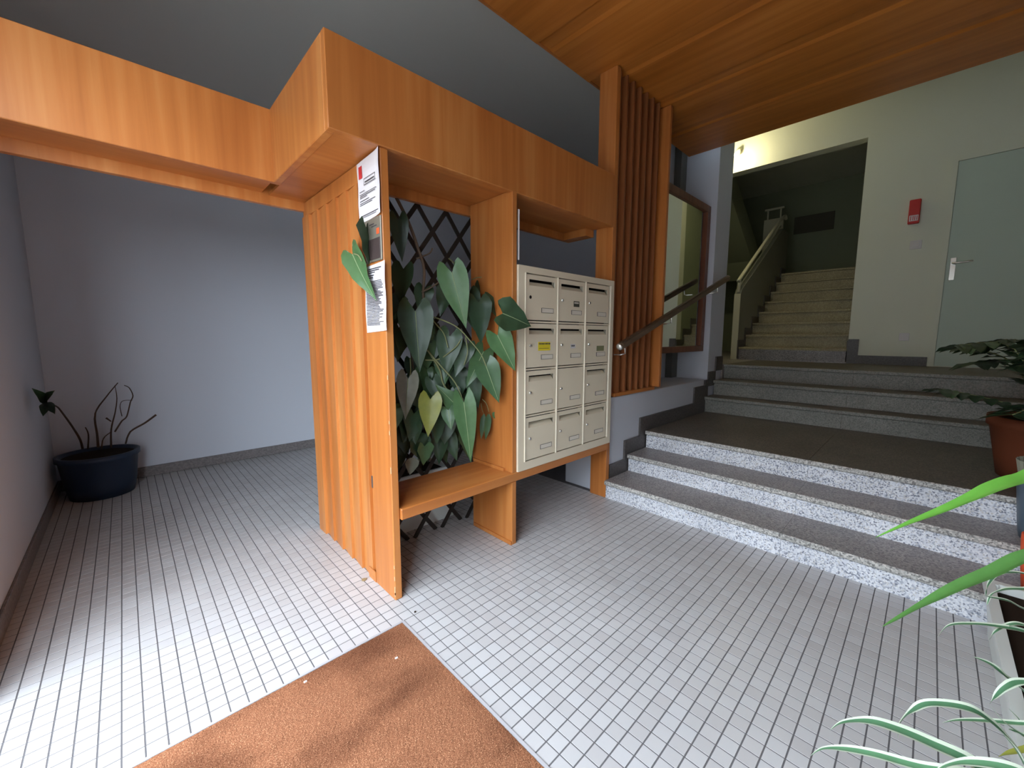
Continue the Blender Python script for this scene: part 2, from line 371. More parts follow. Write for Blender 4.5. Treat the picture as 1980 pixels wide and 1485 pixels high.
for i in range(-26, 37):
    for j in range(-70, 70):
        x, y = TX + i * PITCH, TY + j * PITCH
        if x < XL - 0.05 or x > 2.60 or y < YR - 0.05 or y > YB: continue
        if MX0 - 0.02 < x + PITCH / 2 < MX1 and MY0 - 0.02 < y + PITCH / 2 < MY1: continue
        p = project(Vector((x + PITCH / 2, y + PITCH / 2, 0)))
        vis = p is not None and 0 <= p[0] <= 1980 and 0 <= p[1] <= 1485
        area = 0
        if vis:
            q = Vector((x + PITCH / 2, y + PITCH / 2, 0)) - CAM; area = H / q.length ** 3 if not (p[0] > 1915) else 0
        cells.append((area, x, y))
cells.sort(key=lambda c: -c[0])
bm = bmesh.new(); tile_mesh(bm, 0, 0)
t0 = None
for a_, x, y in cells[:300]:
    if t0 is None: t0 = obj('tile', bm, tile_m, fl_o); t0.location = (x, y, 0)
    else: copy_of(t0, None, (x, y, 0))
bm = bmesh.new()
for a_, x, y in cells[300:]: tile_mesh(bm, x, y)
obj('tile_field', bm, tile_m, fl_o, kind='stuff')

# ------------------------------------------------------------------ door mat sunk in its metal frame
e = thing('door_mat', 'brown coir entrance mat sunk in the tiled floor inside a thin metal frame', 'mat', ((MX0 + MX1) / 2, (MY0 + MY1) / 2, 0))
nx, ny = 150, 180; vs = []; fs = []
for i in range(nx + 1):
    for j in range(ny + 1):
        vs.append((MX0 + 0.012 + (MX1 - MX0 - 0.024) * i / nx, MY0 + 0.012 + (MY1 - MY0 - 0.024) * j / ny, 0.0035 + random.uniform(-0.0009, 0.0007)))
for i in range(nx):
    for j in range(ny):
        a = i * (ny + 1) + j; fs.append((a, a + ny + 1, a + ny + 2, a + 1))
obj('coir_pile', (vs, [], fs), mat_m, e)
obj('metal_frame', boxes([(MX1 - 0.010, MX1, MY0, MY1, -0.004, 0.0045), (MX0, MX0 + 0.010, MY0, MY1, -0.004, 0.0045),
    (MX0 + .01, MX1 - .01, MY1 - 0.010, MY1, -0.004, 0.0045), (MX0 + .01, MX1 - .01, MY0, MY0 + 0.010, -0.004, 0.0045)]), base('mat_frame_alloy', lin(168, 166, 168), 0.45, 0.4)[0], e)

# ------------------------------------------------------------------ wooden partition: beams, front panel, bench, upright
ZB0, ZB1 = 2.02, 2.366
YF = 1.64
wp = thing('wooden_partition', 'orange varnished wooden partition with stepped beam, slatted end panel and bench shelf', 'partition', (1.6, 1.85, 0))
obj('beam_fascia', box(0.62, 2.598, YF, YF + 0.035, ZB0, ZB1, 0.003), wood_z, wp)
obj('beam_end', box(0.62, 0.655, YF + 0.036, 2.424, ZB0, ZB1, 0.003), wood_z, wp)
obj('beam_fascia', box(XL + 0.002, 0.655, 2.39 - 0.0, 2.4245, ZB0 - .0005, ZB1, 0.003), wood_z, wp).location = (0, 0, 0)
obj('beam_back', box(XL + 0.002, 0.86, 2.645, 2.68, 1.975, ZB1, 0.002), wood_z, wp)
obj('beam_back', box(0.8605, 2.598, 2.03, 2.06, 1.975, ZB1, 0.002), wood_z, wp)
obj('soffit', box(XL + 0.002, 0.62, 2.4255, 2.644, ZB0 + 0.012, ZB0 + 0.026), wood_x, wp)
obj('soffit', box(0.656, 0.90, YF + 0.036, 2.644, ZB0 + 0.004, ZB0 + 0.020), wood_x, wp)
obj('soffit', box(0.901, 2.598, YF + 0.036, 2.029, ZB0 + 0.008, ZB0 + 0.022), wood_x, wp)
obj('return_board', box(2.50, 2.597, 1.82, 2.028, 1.975, 2.026), wood_z, wp)
# end panel
pf = obj('panel_post', box(0.83, 0.866, 1.652, 1.852, 0, ZB0, 0.003), wood_z, wp)
obj('chipped_edge', boxes([(0.8285, 0.8315, 1.6515, 1.6545, z, z + l) for z, l in ((0.02, .05), (0.10, .02), (0.16, .015), (0.62, .03), (0.80, .02), (0.85, .015), (1.05, .02), (0.03, .01))]), spall_m, pf)
pb = obj('panel_back', box(0.862, 0.878, 1.853, 2.66, 0, ZB0), wood_z, wp)
obj('panel_header', box(0.836, 0.8615, 1.853, 2.66, 1.94, ZB0), wood_z, pb)
edges = [1.89, 2.022, 2.154, 2.288, 2.424, 2.550]
for k, y in enumerate(edges):
    y2 = edges[k + 1] if k < 5 else 2.66
    bm = prism([(0.832, y), (0.852, y + 0.0), (0.8615, y2 - 0.001), (0.8455, y2 - 0.001)] if k < 5 else [(0.828, y), (0.861, y), (0.861, y2), (0.828, y2)], 'z', 0.0, 1.939)
    obj('slat', bm, wood_z, pb)
obj('slat', prism([(0.842, 1.853), (0.861, 1.853), (0.861, 1.889), (0.846, 1.889)], 'z', 0.0, 1.939), wood_z, pb)
obj('filler_block', box(0.828, 0.8318, 1.8525, 1.93, 0.0, 0.055), wood_x, pb)
obj('hinge', box(0.8285, 0.831, 1.845, 1.858, 0.50, 0.56), metal_m, pf)
# bench shelf, upright board
obj('bench_shelf', box(0.868, 2.598, YF - 0.002, 1.98, 0.389, 0.443, 0.004), wood_x, wp)
mb = obj('upright_board', box(1.583, 1.617, YF + 0.001, 2.012, 0.0, 0.388, 0.002), wood_z, wp)
obj('upright_board', box(1.583, 1.617, YF + 0.001, 2.012, 0.444, ZB0 + 0.007, 0.002), wood_z, wp)
obj('foot_strip', box(1.575, 1.5828, YF + 0.002, 2.0, 0.0, 0.022), wood_x, mb)
obj('cleat', box(1.568, 1.5828, 1.70, 1.99, 0.444, 0.462), wood_x, wp)

# tall slatted screen with its post
ss = thing('slatted_screen', 'tall dark brown slatted wooden screen rising to the ceiling beside the mailboxes', 'screen', (3.0, 1.68, 0))
obj('post', box(2.60, 2.645, 1.657, 1.80, 0.0, ZW - 0.005, 0.003), wood_z, ss)
obj('bottom_rail', box(2.70, 3.35, 1.662, 1.735, 0.778, 0.806, 0.003), wood_x, ss)
n = 7
for k in range(n):
    a = 2.646 + k * (3.325 - 2.646) / n; b_ = 2.646 + (k + 1) * (3.325 - 2.646) / n
    z0 = 0.807 if a > 2.68 else 0.80
    obj('slat', prism([(a + 0.001, 1.664), (a + 0.016, 1.664), (b_, 1.708), (b_, 1.722), (a + 0.001, 1.722)], 'z', z0, ZW - 0.006), wood_dark, ss)
obj('stile', box(3.326, 3.362, 1.615, 1.735, 0.807, ZW - 0.006, 0.003), wood_z, ss)

# ------------------------------------------------------------------ mailboxes
mx = thing('mailbox_bank', 'beige metal bank of twelve letterboxes standing on the wooden bench shelf', 'mailboxes', (2.11, 1.80, 0.443))
x0, x1, z0, z1, yb = 1.620, 2.598, 0.444, 1.640, 1.96
ix0, ix1, iz0, iz1 = 1.672, 2.560, 0.494, 1.602
hs = obj('housing', boxes([(x0, ix0, YF - 0.01, yb, z0, z1), (ix1, x1, YF - 0.01, yb, z0, z1), (ix0, ix1, YF - 0.01, yb, z0, iz0), (ix0, ix1, YF - 0.01, yb, iz1, z1), (ix0, ix1, yb - 0.02, yb, iz0, iz1)]), mail_m, mx)
obj('interior_shade', box(ix0 + .0005, ix1 - .0005, YF + 0.045, YF + 0.05, iz0 + .0005, iz1 - .0005), dark_m, mx)  # dark sheet that paints the shade behind slots and door gaps
for xa in (ix0, 1.9605, 2.2515, 2.552):
    obj('divider', box(xa - 0.001, xa + 0.009, YF - 0.014, YF + 0.04, iz0, iz1, 0.002), mail_edge_m, mx)
for zz in (1.3215, 1.0425, 0.7635):
    obj('shelf_divider', box(ix0 + 0.01, ix1 - 0.009, YF - 0.006, YF + 0.04, zz, zz + 0.010), mail_m, mx)
obj('main_lock', lathe([(0.011, 0), (0.011, 0.006), (0.006, 0.009)], 0, 0, 16), dark_m, mx).matrix_world = Matrix.Translation((1.645, YF - 0.01, 1.10)) @ Matrix.Rotation(math.pi / 2, 4, 'X')
def ring_plate(W_, Hh, hx0, hx1, hz0, hz1, t):
    bm = bmesh.new()
    o_ = [(0, 0), (W_, 0), (W_, Hh), (0, Hh)]; i_ = [(hx0, hz0), (hx1, hz0), (hx1, hz1), (hx0, hz1)]
    fo = [bm.verts.new((p[0], 0, p[1])) for p in o_]; fi = [bm.verts.new((p[0], 0, p[1])) for p in i_]
    bo = [bm.verts.new((p[0], t, p[1])) for p in o_]; bi = [bm.verts.new((p[0], t, p[1])) for p in i_]
    for k in range(4):
        j = (k + 1) % 4
        bm.faces.new((fo[k], fo[j], fi[j], fi[k])); bm.faces.new((bo[j], bo[k], bi[k], bi[j]))
        bm.faces.new((fo[j], fo[k], bo[k], bo[j])); bm.faces.new((fi[k], fi[j], bi[j], bi[k]))
    bmesh.ops.recalc_face_normals(bm, faces=bm.faces[:]); return bm
DW, DH = 0.272, 0.258
LX = [1.683, 1.9715, 2.2625]; TZ = [1.5955, 1.3165, 1.0375, 0.7585]
SL = (0.026, 0.252, DH - 0.062, DH - 0.027)
proto = None; protos = {}
def part(key, mk, mat, parent, label=None):
    if key in protos: o = copy_of(protos[key], parent)
    else: o = obj(key, mk(), mat, parent); protos[key] = o; o.matrix_parent_inverse = Matrix()
    if label: o['label'] = label
    return o
def flap_mesh():
    return prism([(0.003, SL[2] - 0.004), (0.0045, SL[2] - 0.004), (0.0275, SL[2] + 0.024), (0.026, SL[2] + 0.024)], 'x', SL[0] - 0.002, SL[1] + 0.002)
def lock_mesh():
    bm = lathe([(0.0098, 0), (0.0098, 0.004), (0.008, 0.008), (0.004, 0.009)], 0, 0, 16)
    bmesh.ops.transform(bm, matrix=Matrix.Translation((0.036, 0, DH - 0.128)) @ Matrix.Rotation(math.pi / 2, 4, 'X'), verts=bm.verts[:]); return bm
def plate_mesh():
    return boxes([(0.132, 0.240, -0.0022, -0.0001, 0.045, 0.0465), (0.132, 0.240, -0.0022, -0.0001, 0.0715, 0.073), (0.132, 0.1345, -0.0022, -0.0001, 0.0465, 0.0715), (0.2385, 0.240, -0.0022, -0.0001, 0.0465, 0.0715)])
cards = {(0, 1): 'dark', (1, 0): 'yellow', (1, 1): 'white', (1, 2): 'green'}
for ri in range(4):
    for ci in range(3):
        d = part('mailbox_door', lambda: ring_plate(DW, DH, *SL, 0.0025), mail_m, mx)
        d.parent = mx; d.matrix_parent_inverse = Matrix.Translation(mx.location).inverted(); d.location = (LX[ci], YF - 0.008, TZ[ri] - DH)
        f_ = part('flap', flap_mesh, mail_m, d)
        if (ri, ci) == (2, 1):
            f_.rotation_euler = (0.0, 0, 0); bmf = box(SL[0], SL[1], 0.0006, 0.002, SL[2], SL[3]); bpy.data.objects.remove(f_); fo = obj('flap', bmf, mail_m, d); fo.matrix_parent_inverse = Matrix()
        l_ = part('lock', lock_mesh, chrome_m, d)
        if (ri, ci) == (0, 0): bpy.data.objects.remove(l_); protos.pop('lock'); l_ = obj('keyhole', lock_mesh(), dark_m, d, 'dark empty lock hole'); l_.matrix_parent_inverse = Matrix(); l_.scale = (1, .25, 1)
        part('name_plate', plate_mesh, ink_m, d)
        part('name_card', lambda: box(0.1346, 0.2384, -0.0014, -0.0002, 0.0466, 0.0714), plate_m, d)
        k = cards.get((ri, ci))
        if k:
            zc = DH - 0.16
            spec = {'dark': (0.155, 0.215, zc - 0.002, zc + 0.034, dark_card_m, 'small dark sticker'), 'yellow': (0.105, 0.215, zc + 0.000, zc + 0.052, yellow_m, 'yellow sticker with black print'),
                    'white': (0.130, 0.180, zc + 0.008, zc + 0.036, white_sw_m, 'torn white sticker'), 'green': (0.135, 0.225, zc - 0.016, zc + 0.020, green_card_m, 'green sticker')}[k]
            s_ = obj('sticker', box(spec[0], spec[1], -0.0010, -0.0001, spec[2], spec[3]), spec[4], d, spec[5]); s_.matrix_parent_inverse = Matrix()
            if k in ('yellow', 'white', 'dark'):
                rr = random.Random(3); bl = []; xx = spec[0] + 0.006
                while xx < spec[1] - 0.010:
                    wd = rr.uniform(0.004, 0.010); bl.append((xx, xx + wd, -0.0013, -0.0010, spec[3] - 0.016, spec[3] - 0.006)); xx += wd + 0.003
                if k != 'dark': bl += [(spec[0] + 0.008, spec[1] - 0.012, -0.0013, -0.0010, spec[2] + 0.012, spec[2] + 0.0145)]
                t_ = obj('sticker_print', boxes(bl), ink_m if k != 'dark' else plate_m, d); t_.matrix_parent_inverse = Matrix()

# paper clipped on the upright board beside the mailboxes
obj('paper_strip', box(1.6185, 1.6305, 1.634, 1.6355, 1.665, 1.935), paper_m, None, 'narrow white paper edge hanging on the upright board above the mailboxes', 'paper')

# ------------------------------------------------------------------ notices and intercom on the panel post
def sheet(name, y0, y1, z0, z1, label, curl, tilt):
    # faces -x; small waves
    vs = []; fs = []; n, m_ = 8, 14
    for i in range(n + 1):
        for j in range(m_ + 1):
            u, v = i / n, j / m_
            yy = y0 + (y1 - y0) * u + tilt * (v - 0.5); zz = z0 + (z1 - z0) * v + 0.010 * (u - 0.5)
            xx = 0.8275 - 0.003 * math.sin(v * 5 + u) ** 2 - curl * max(0, u - 0.75) ** 2 * 6
            vs.append((xx, yy, zz))
    for i in range(n):
        for j in range(m_): a = i * (m_ + 1) + j; fs.append((a, a + 1, a + m_ + 2, a + m_ + 1))
    o = obj(name, (vs, [], fs), paper_m, None, label, 'paper')
    return o
def strips(lst):  # flat print just proud of a sheet: (y0,y1,z0,z1)
    return boxes([(0.8225, 0.8230, min(a, b_), max(a, b_), c, d_) for a, b_, c, d_ in lst])
# the reader sees -y on the right hand side, so text starts at high y
s1 = sheet('notice_sheet', 1.868, 1.645, 1.752, 2.014, 'white notice sheet with red logo at the top of the wooden post', 0.02, 0.004)
obj('logo', strips([(1.848, 1.815, 1.938, 1.990)]), red_m, s1, 'red logo block')
L = [(1.80, 1.69, 1.928, 1.930), (1.80, 1.69, 1.902, 1.905), (1.80, 1.7985, 1.905, 1.928), (1.6915, 1.69, 1.905, 1.928), (1.79, 1.70, 1.912, 1.9165)]
L += [(1.845, 1.845 - l, z, z + 0.0025) for z, l in ((1.880, .05), (1.868, .16), (1.861, .15), (1.854, .07), (1.840, .09), (1.830, .15), (1.823, .12))]
L += [(1.83, 1.67, 1.775, 1.778), (1.82, 1.69, 1.768, 1.770)]
obj('printed_lines', strips(L), ink_m, s1)
s2 = sheet('notice_sheet', 1.836, 1.630, 1.262, 1.556, 'densely printed white notice sheet with red logo below the intercom', 0.01, 0.0)
obj('logo', strips([(1.822, 1.795, 1.490, 1.540)]), red_m, s2, 'red logo block')
L = [(1.785, 1.785 - l, z, z + 0.004) for z, l in ((1.536, .12), (1.528, .10), (1.520, .06), (1.508, .05), (1.498, .04))]
rr = random.Random(5)
L += [(1.822, 1.822 - rr.uniform(.12, .172), 1.482 - k * 0.0066, 1.482 - k * 0.0066 + 0.0030) for k in range(30)]
obj('printed_lines', strips(L), ink_m, s2)
ic = thing('intercom_panel', 'grey metal entry phone panel with dark glass between two notices', 'intercom', (0.829, 1.73, 1.65))
obj('plate', box(0.8225, 0.8298, 1.655, 1.812, 1.566, 1.75, 0.002), steel_m, ic)
obj('dark_glass', box(0.8205, 0.8224, 1.662, 1.785, 1.575, 1.662, 0.001), screen_m, ic)
obj('sticker', box(0.8212, 0.8224, 1.668, 1.692, 1.676, 1.700), orange_m, ic, 'orange square sticker')
obj('printed_lines', boxes([(0.8215, 0.8224, 1.715, 1.76, 1.722, 1.726), (0.8215, 0.8224, 1.69, 1.74, 1.712, 1.716)]), ink_m, ic)

# ------------------------------------------------------------------ trellis and climbing plant
tr = thing('lattice_trellis', 'dark stained expanding wooden lattice standing behind the climbing plant', 'trellis', (1.24, 2.12, 0))
TXA, TXB, TZ0, TZ1 = 0.90, 1.68, 0.0, 2.0
def clip_bar(x, z, dx, dz):
    t0_, t1_ = -9, 9
    for p, d_, lo, hi in ((x, dx, TXA, TXB), (z, dz, TZ0, TZ1)):
        a, b_ = (lo - p) / d_, (hi - p) / d_
        if a > b_: a, b_ = b_, a
        t0_, t1_ = max(t0_, a), min(t1_, b_)
    return t0_, t1_
SP = 0.20
for s, yy in ((1, 2.118), (-1, 2.129)):
    for k in range(-14, 16):
        x = 1.286 + k * SP - s * 1.0 / 1.35 + 0.0; dx, dz = s * 0.595, 0.804
        x += round((1.0 / 1.35) / SP) * SP * s
        a, b_ = clip_bar(x, 1.0, dx, dz)
        if b_ - a < 0.05: continue
        p, q = Vector((x + dx * a, yy, 1 + dz * a)), Vector((x + dx * b_, yy, 1 + dz * b_))
        d_ = (q - p).normalized(); nn = Vector((-d_.z, 0, d_.x)) * 0.0125; th = Vector((0, 0.004, 0))
        bm = bmesh.new(); vv = [bm.verts.new(c) for c in (p - nn - th, p + nn - th, q + nn - th, q - nn - th, p - nn + th, p + nn + th, q + nn + th, q - nn + th)]
        for f in ((0, 1, 2, 3), (7, 6, 5, 4), (0, 4, 5, 1), (1, 5, 6, 2), (2, 6, 7, 3), (3, 7, 4, 0)): bm.faces.new([vv[i] for i in f])
        bmesh.ops.recalc_face_normals(bm, faces=bm.faces[:])
        obj('lattice_slat', bm, trellis_m, tr)
pb_ = thing('planter_box', 'pale rectangular planter box on the floor behind the lattice', 'planter', (1.24, 2.38, 0))
obj('box', boxes([(0.92, 1.57, 2.22, 2.24, 0, 0.36), (0.92, 1.57, 2.52, 2.54, 0, 0.36), (0.92, 0.94, 2.24, 2.52, 0, 0.36), (1.55, 1.57, 2.24, 2.52, 0, 0.36), (0.94, 1.55, 2.24, 2.52, 0, 0.02)]), white_pl_m, pb_)
obj('soil', box(0.941, 1.549, 2.241, 2.519, 0.021, 0.33), soil_m, pb_)

def leaf_bm(L_, W_, fold=0.25, droop=0.35, wav=0.0, lobes=True):
    """arrow shaped blade: petiole joint at the origin, tip towards +x, upper face +z"""
    if lobes: half = [(0.0, 0.0), (-0.08, 0.20), (-0.19, 0.40), (-0.23, 0.62), (-0.13, 0.86), (0.03, 1.0), (0.20, 0.97), (0.40, 0.80), (0.60, 0.55), (0.78, 0.30), (0.92, 0.10), (1.0, 0.0)]
    else: half = [(0.0, 0.0), (0.02, 0.25), (0.08, 0.55), (0.18, 0.85), (0.32, 1.0), (0.48, 0.95), (0.64, 0.74), (0.8, 0.44), (0.92, 0.17), (1.0, 0.0)]
    bm = bmesh.new()
    def pt(t, s):
        x = t * L_; y = s * W_ / 2
        z = fold * abs(y) - droop * L_ * t * t * 0.5 + wav * W_ * math.sin(t * 11 + (1 if s > 0 else 2.2)) * abs(s) * 0.12
        return (x, y, z)
    for sg in (1, -1):
        rows = []
        for t, s in half:
            tm = max(0.0, t)
            rows.append([bm.verts.new(pt(tm + (t - tm) * f, s * f * sg)) for f in (0.0, 0.5, 1.0)])
        for i in range(len(rows) - 1):
            for k in range(2):
                q = [rows[i][k], rows[i + 1][k], rows[i + 1][k + 1], rows[i][k + 1]]
                if sg < 0: q = q[::-1]
                bm.faces.new(q)
    bmesh.ops.remove_doubles(bm, verts=bm.verts[:], dist=1e-5)
    bmesh.ops.dissolve_degenerate(bm, edges=bm.edges[:], dist=1e-6)
    bm.normal_update()
    if sum(f.normal.z for f in bm.faces) < 0: bmesh.ops.reverse_faces(bm, faces=bm.faces[:])
    return bm
def leaf_frame(b_, tip, face):
    d_ = (tip - b_).normalized(); n_ = face - d_ * face.dot(d_); n_.normalize(); s_ = n_.cross(d_)
    return Matrix(((d_.x, s_.x, n_.x, b_.x), (d_.y, s_.y, n_.y, b_.y), (d_.z, s_.z, n_.z, b_.z), (0, 0, 0, 1)))
cp = thing('climbing_plant', 'climbing plant with large arrow shaped green leaves hanging over the bench shelf', 'plant', (1.24, 2.30, 0.35))
def place_leaf(plant, b_, tip, width, mat, face=Vector((-0.6, -0.75, 0.25)), fold=0.22, droop=0.2, wav=0.6, lobes=True, rib=False, name='leaf'):
    L_ = (tip - b_).length
    if plant is cp: width *= 1.22
    o = obj(name, leaf_bm(L_, width, fold, droop, wav, lobes), mat, plant, smooth=True)
    mw = leaf_frame(b_, tip, face); o.matrix_basis = mw
    if rib:
        bm = bmesh.new(); addtube(bm, [Vector((t * L_, 0, 0.0012 - droop * L_ * t * t * 0.5)) for t in (0, .15, .3, .45, .6, .75, .9)], 0.0022, 0.0008, 5)
        r_ = obj('midrib', bm, rib_m, o); r_.matrix_parent_inverse = Matrix()
    return o
# (base px, tip px, depth y, tip depth, width m, material, rib)
LV = [((874, 527), (901, 636), 1.84, 1.80, 0.135, leaf_bright_m, 1), ((972, 606), (1031, 630), 1.60, 1.545, 0.150, leaf_dark_m, 1),
      ((962, 648), (998, 718), 1.66, 1.585, 0.115, leaf_bright_m, 1), ((940, 708), (966, 780), 1.72, 1.66, 0.115, leaf_m, 1),
      ((803, 602), (812, 720), 1.90, 1.86, 0.150, leaf_dark_m, 1), ((789, 732), (783, 812), 1.90, 1.88, 0.095, leaf_pale_m, 1),
      ((832, 772), (828, 846), 1.88, 1.86, 0.105, leaf_yel_m, 0), ((867, 793), (872, 832), 1.84, 1.80, 0.070, leaf_m, 1),
      ((897, 778), (912, 898), 1.78, 1.74, 0.105, leaf_bright_m, 1), ((884, 786), (842, 742), 1.84, 1.90, 0.090, leaf_m, 1),
      ((925, 585), (932, 665), 1.80, 1.76, 0.120, leaf_dark_m, 0), ((905, 570), (918, 640), 1.90, 1.86, 0.115, leaf_dark_m, 0),
      ((938, 560), (950, 640), 1.92, 1.86, 0.120, leaf_dark_m, 0), ((955, 575), (985, 640), 1.80, 1.74, 0.105, leaf_dark_m, 0),
      ((935, 680), (902, 748), 1.80, 1.78, 0.100, leaf_m, 1), ((900, 668), (880, 728), 1.86, 1.84, 0.100, leaf_dark_m, 0),
      ((870, 650), (862, 730), 1.90, 1.88, 0.120, leaf_dark_m, 0), ((800, 885), (792, 917), 1.92, 1.88, 0.060, leaf_pale_m, 0),
      ((770, 425), (778, 505), 1.92, 1.90, 0.080, leaf_dark_m, 0), ((780, 520), (772, 590), 1.98, 1.96, 0.100, leaf_dark_m, 0),
      ((845, 640), (838, 700), 1.96, 1.94, 0.110, leaf_dark_m, 0), ((885, 720), (892, 770), 1.92, 1.90, 0.100, leaf_dark_m, 0),
      ((915, 735), (925, 790), 1.86, 1.82, 0.080, leaf_dark_m, 0), ((800, 820), (803, 860), 1.96, 1.94, 0.080, leaf_dark_m, 0),
      ((945, 800), (940, 852), 1.80, 1.79, 0.035, leaf_m, 0), ((952, 798), (968, 812), 1.80, 1.78, 0.030, leaf_bright_m, 0),
      ((936, 800), (930, 850), 1.82, 1.81, 0.030, leaf_m, 0), ((905, 770), (918, 782), 1.78, 1.76, 0.05, leaf_bright_m, 0),
      ((848, 800), (846, 870), 2.02, 2.0, 0.10, leaf_dark_m, 0), ((815, 850), (818, 900), 2.0, 1.98, 0.09, leaf_dark_m, 0), ((780, 840), (776, 900), 2.0, 1.98, 0.09, leaf_dark_m, 0),
      ((865, 560), (850, 610), 2.04, 2.02, 0.10, leaf_dark_m, 0), ((820, 560), (812, 610), 2.0, 1.98, 0.09, leaf_dark_m, 0), ((775, 640), (768, 700), 2.0, 1.98, 0.09, leaf_dark_m, 0)]
for bpx, tpx, y, ty, wd, mt, rb in LV:
    fc = Vector((-0.55 + random.uniform(-.25, .25), -0.8, random.uniform(0.05, 0.45)))
    place_leaf(cp, aty(*bpx, y), aty(*tpx, ty), wd, mt, fc, rib=bool(rb), lobes=wd > 0.06)
# leaves that poke round the post onto the panel side
place_leaf(cp, atx(682, 492, 0.795), atx(718, 578, 0.785), 0.10, leaf_bright_m, Vector((-0.95, -0.3, 0.15)), rib=True)
place_leaf(cp, atx(708, 440, 0.806), atx(711, 516, 0.806), 0.10, leaf_dark_m, Vector((-0.6, 0.75, 0.1)), fold=0.1, droop=0.1)
# dense shaded leaves in front of and behind the lattice
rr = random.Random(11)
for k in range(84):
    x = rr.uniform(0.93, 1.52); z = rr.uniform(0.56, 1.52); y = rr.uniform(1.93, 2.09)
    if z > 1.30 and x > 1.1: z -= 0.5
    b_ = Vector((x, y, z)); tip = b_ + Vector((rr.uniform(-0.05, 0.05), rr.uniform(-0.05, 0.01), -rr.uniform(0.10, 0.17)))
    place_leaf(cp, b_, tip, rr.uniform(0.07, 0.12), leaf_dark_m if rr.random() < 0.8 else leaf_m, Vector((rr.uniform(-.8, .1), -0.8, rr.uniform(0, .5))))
def px_path(lst): return [aty(a, b_, y) for a, b_, y in lst]
ST = [([(760, 370, 2.06), (790, 430, 2.04), (808, 480, 2.03), (820, 520, 2.0), (818, 570, 1.98), (822, 600, 1.97), (815, 660, 2.0), (820, 720, 2.03), (835, 800, 2.06), (830, 890, 2.09)], 0.009, stem_m),
      ([(822, 590, 1.97), (838, 620, 1.94), (858, 645, 1.9), (866, 672, 1.88)], 0.0042, petiole_m),
      ([(830, 610, 1.96), (880, 630, 1.88), (910, 660, 1.80), (930, 685, 1.75), (940, 708, 1.72)], 0.0042, petiole_m),
      ([(824, 675, 1.95), (850, 705, 1.90), (880, 740, 1.84), (896, 776, 1.79)], 0.0045, petiole_m),
      ([(828, 678, 1.95), (850, 715, 1.93), (856, 740, 1.91), (868, 758, 1.90)], 0.006, petiole_m),
      ([(822, 696, 1.96), (850, 694, 1.92), (880, 672, 1.86), (892, 655, 1.84)], 0.0042, petiole_m),
      ([(900, 652, 1.84), (904, 680, 1.82), (897, 706, 1.82)], 0.0035, petiole_m), ([(815, 565, 1.98), (835, 555, 1.96), (848, 546, 1.95)], 0.005, stem_m),
      ([(785, 580, 1.98), (791, 600, 1.95), (789, 622, 1.93)], 0.0035, petiole_m), ([(793, 692, 1.95), (794, 715, 1.93), (792, 732, 1.91)], 0.0035, petiole_m),
      ([(868, 500, 1.98), (880, 512, 1.90), (876, 526, 1.85)], 0.004, petiole_m), ([(682, 492, .0), ], 0, None),
      ([(930, 780, 1.84), (932, 792, 1.83), (936, 802, 1.82)], 0.0022, petiole_m), ([(932, 772, 1.84), (940, 780, 1.82), (945, 796, 1.80)], 0.0022, petiole_m),
      ([(912, 541, 1.90), (922, 537, 1.86), (931, 536, 1.83)], 0.003, petiole_m), ([(787, 850, 2.0), (786, 872, 2.0), (790, 900, 2.0), (788, 915, 2.0)], 0.003, twig_m),
      ([(805, 500, 2.03), (830, 490, 2.0), (836, 480, 2.0)], 0.005, stem_m), ([(768, 900, 2.0), (778, 870, 2.02), (800, 830, 2.04), (812, 760, 2.04)], 0.006, stem_m),
      ([(852, 880, 2.05), (846, 850, 2.05), (860, 830, 2.05), (875, 780, 2.04), (868, 700, 2.02)], 0.006, stem_m)]
for pts, r_, mt in ST:
    if mt is None: continue
    obj('stem', tube(px_path(pts), r_, r_ * 0.7, 6, 5), mt, cp, smooth=True)
obj('stem', tube([atx(700, 505, 0.80), atx(693, 494, 0.79), atx(684, 491, 0.792)], 0.004, 0.003, 6, 4), petiole_m, cp, smooth=True)
for x in (1.02, 1.22, 1.4):
    obj('stem', tube([Vector((x, 2.36, 0.33)), Vector((x - .03, 2.26, 0.5)), Vector((x + .02, 2.16, 0.75)), Vector((x, 2.09, 0.95)), Vector((x - 0.05, 2.06, 1.25))], 0.010, 0.006, 6, 5), stem_m, cp, smooth=True)

# ------------------------------------------------------------------ lower steps, upper steps
def flight(name, label, xs, zs, y0, y1, cuts, mr_, mt_, depth_last, mnose, z_base=0.0):
    e = thing(name, label, 'steps', (xs[0], (y0 + y1) / 2, 0))
    ys = [y0] + list(cuts) + [y1]
    for i, (x, z) in enumerate(zip(xs, zs)):
        zb = z_base if i == 0 else zs[i - 1]
        xe = xs[i + 1] if i + 1 < len(xs) else depth_last
        for k in range(len(ys) - 1):
            g_ = 0.0007
            obj('riser', box(x, x + 0.03, ys[k] + g_, ys[k + 1] - g_, zb, z - 0.034), mr_, e)
            bm = prism([(x - 0.024, z - 0.028), (x - 0.024, z - 0.005), (x - 0.019, z), (xe + 0.028, z), (xe + 0.028, z - 0.033), (x - 0.019, z - 0.033)], 'y', ys[k] + g_, ys[k + 1] - g_)
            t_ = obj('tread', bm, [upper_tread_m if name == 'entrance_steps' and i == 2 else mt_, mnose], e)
            for p in t_.data.polygons:
                if p.normal.x < -0.3: p.material_index = 1
        if i == 0 or True:
            pass
    core = [(xs[i] + 0.031, (xs[i + 1] if i + 1 < len(xs) else depth_last) + 0.03, y0 + .001, y1 - .001, z_base, zs[i] - 0.035) for i in range(len(xs))]
    obj('core', boxes(core), grout_m, e)
    return e
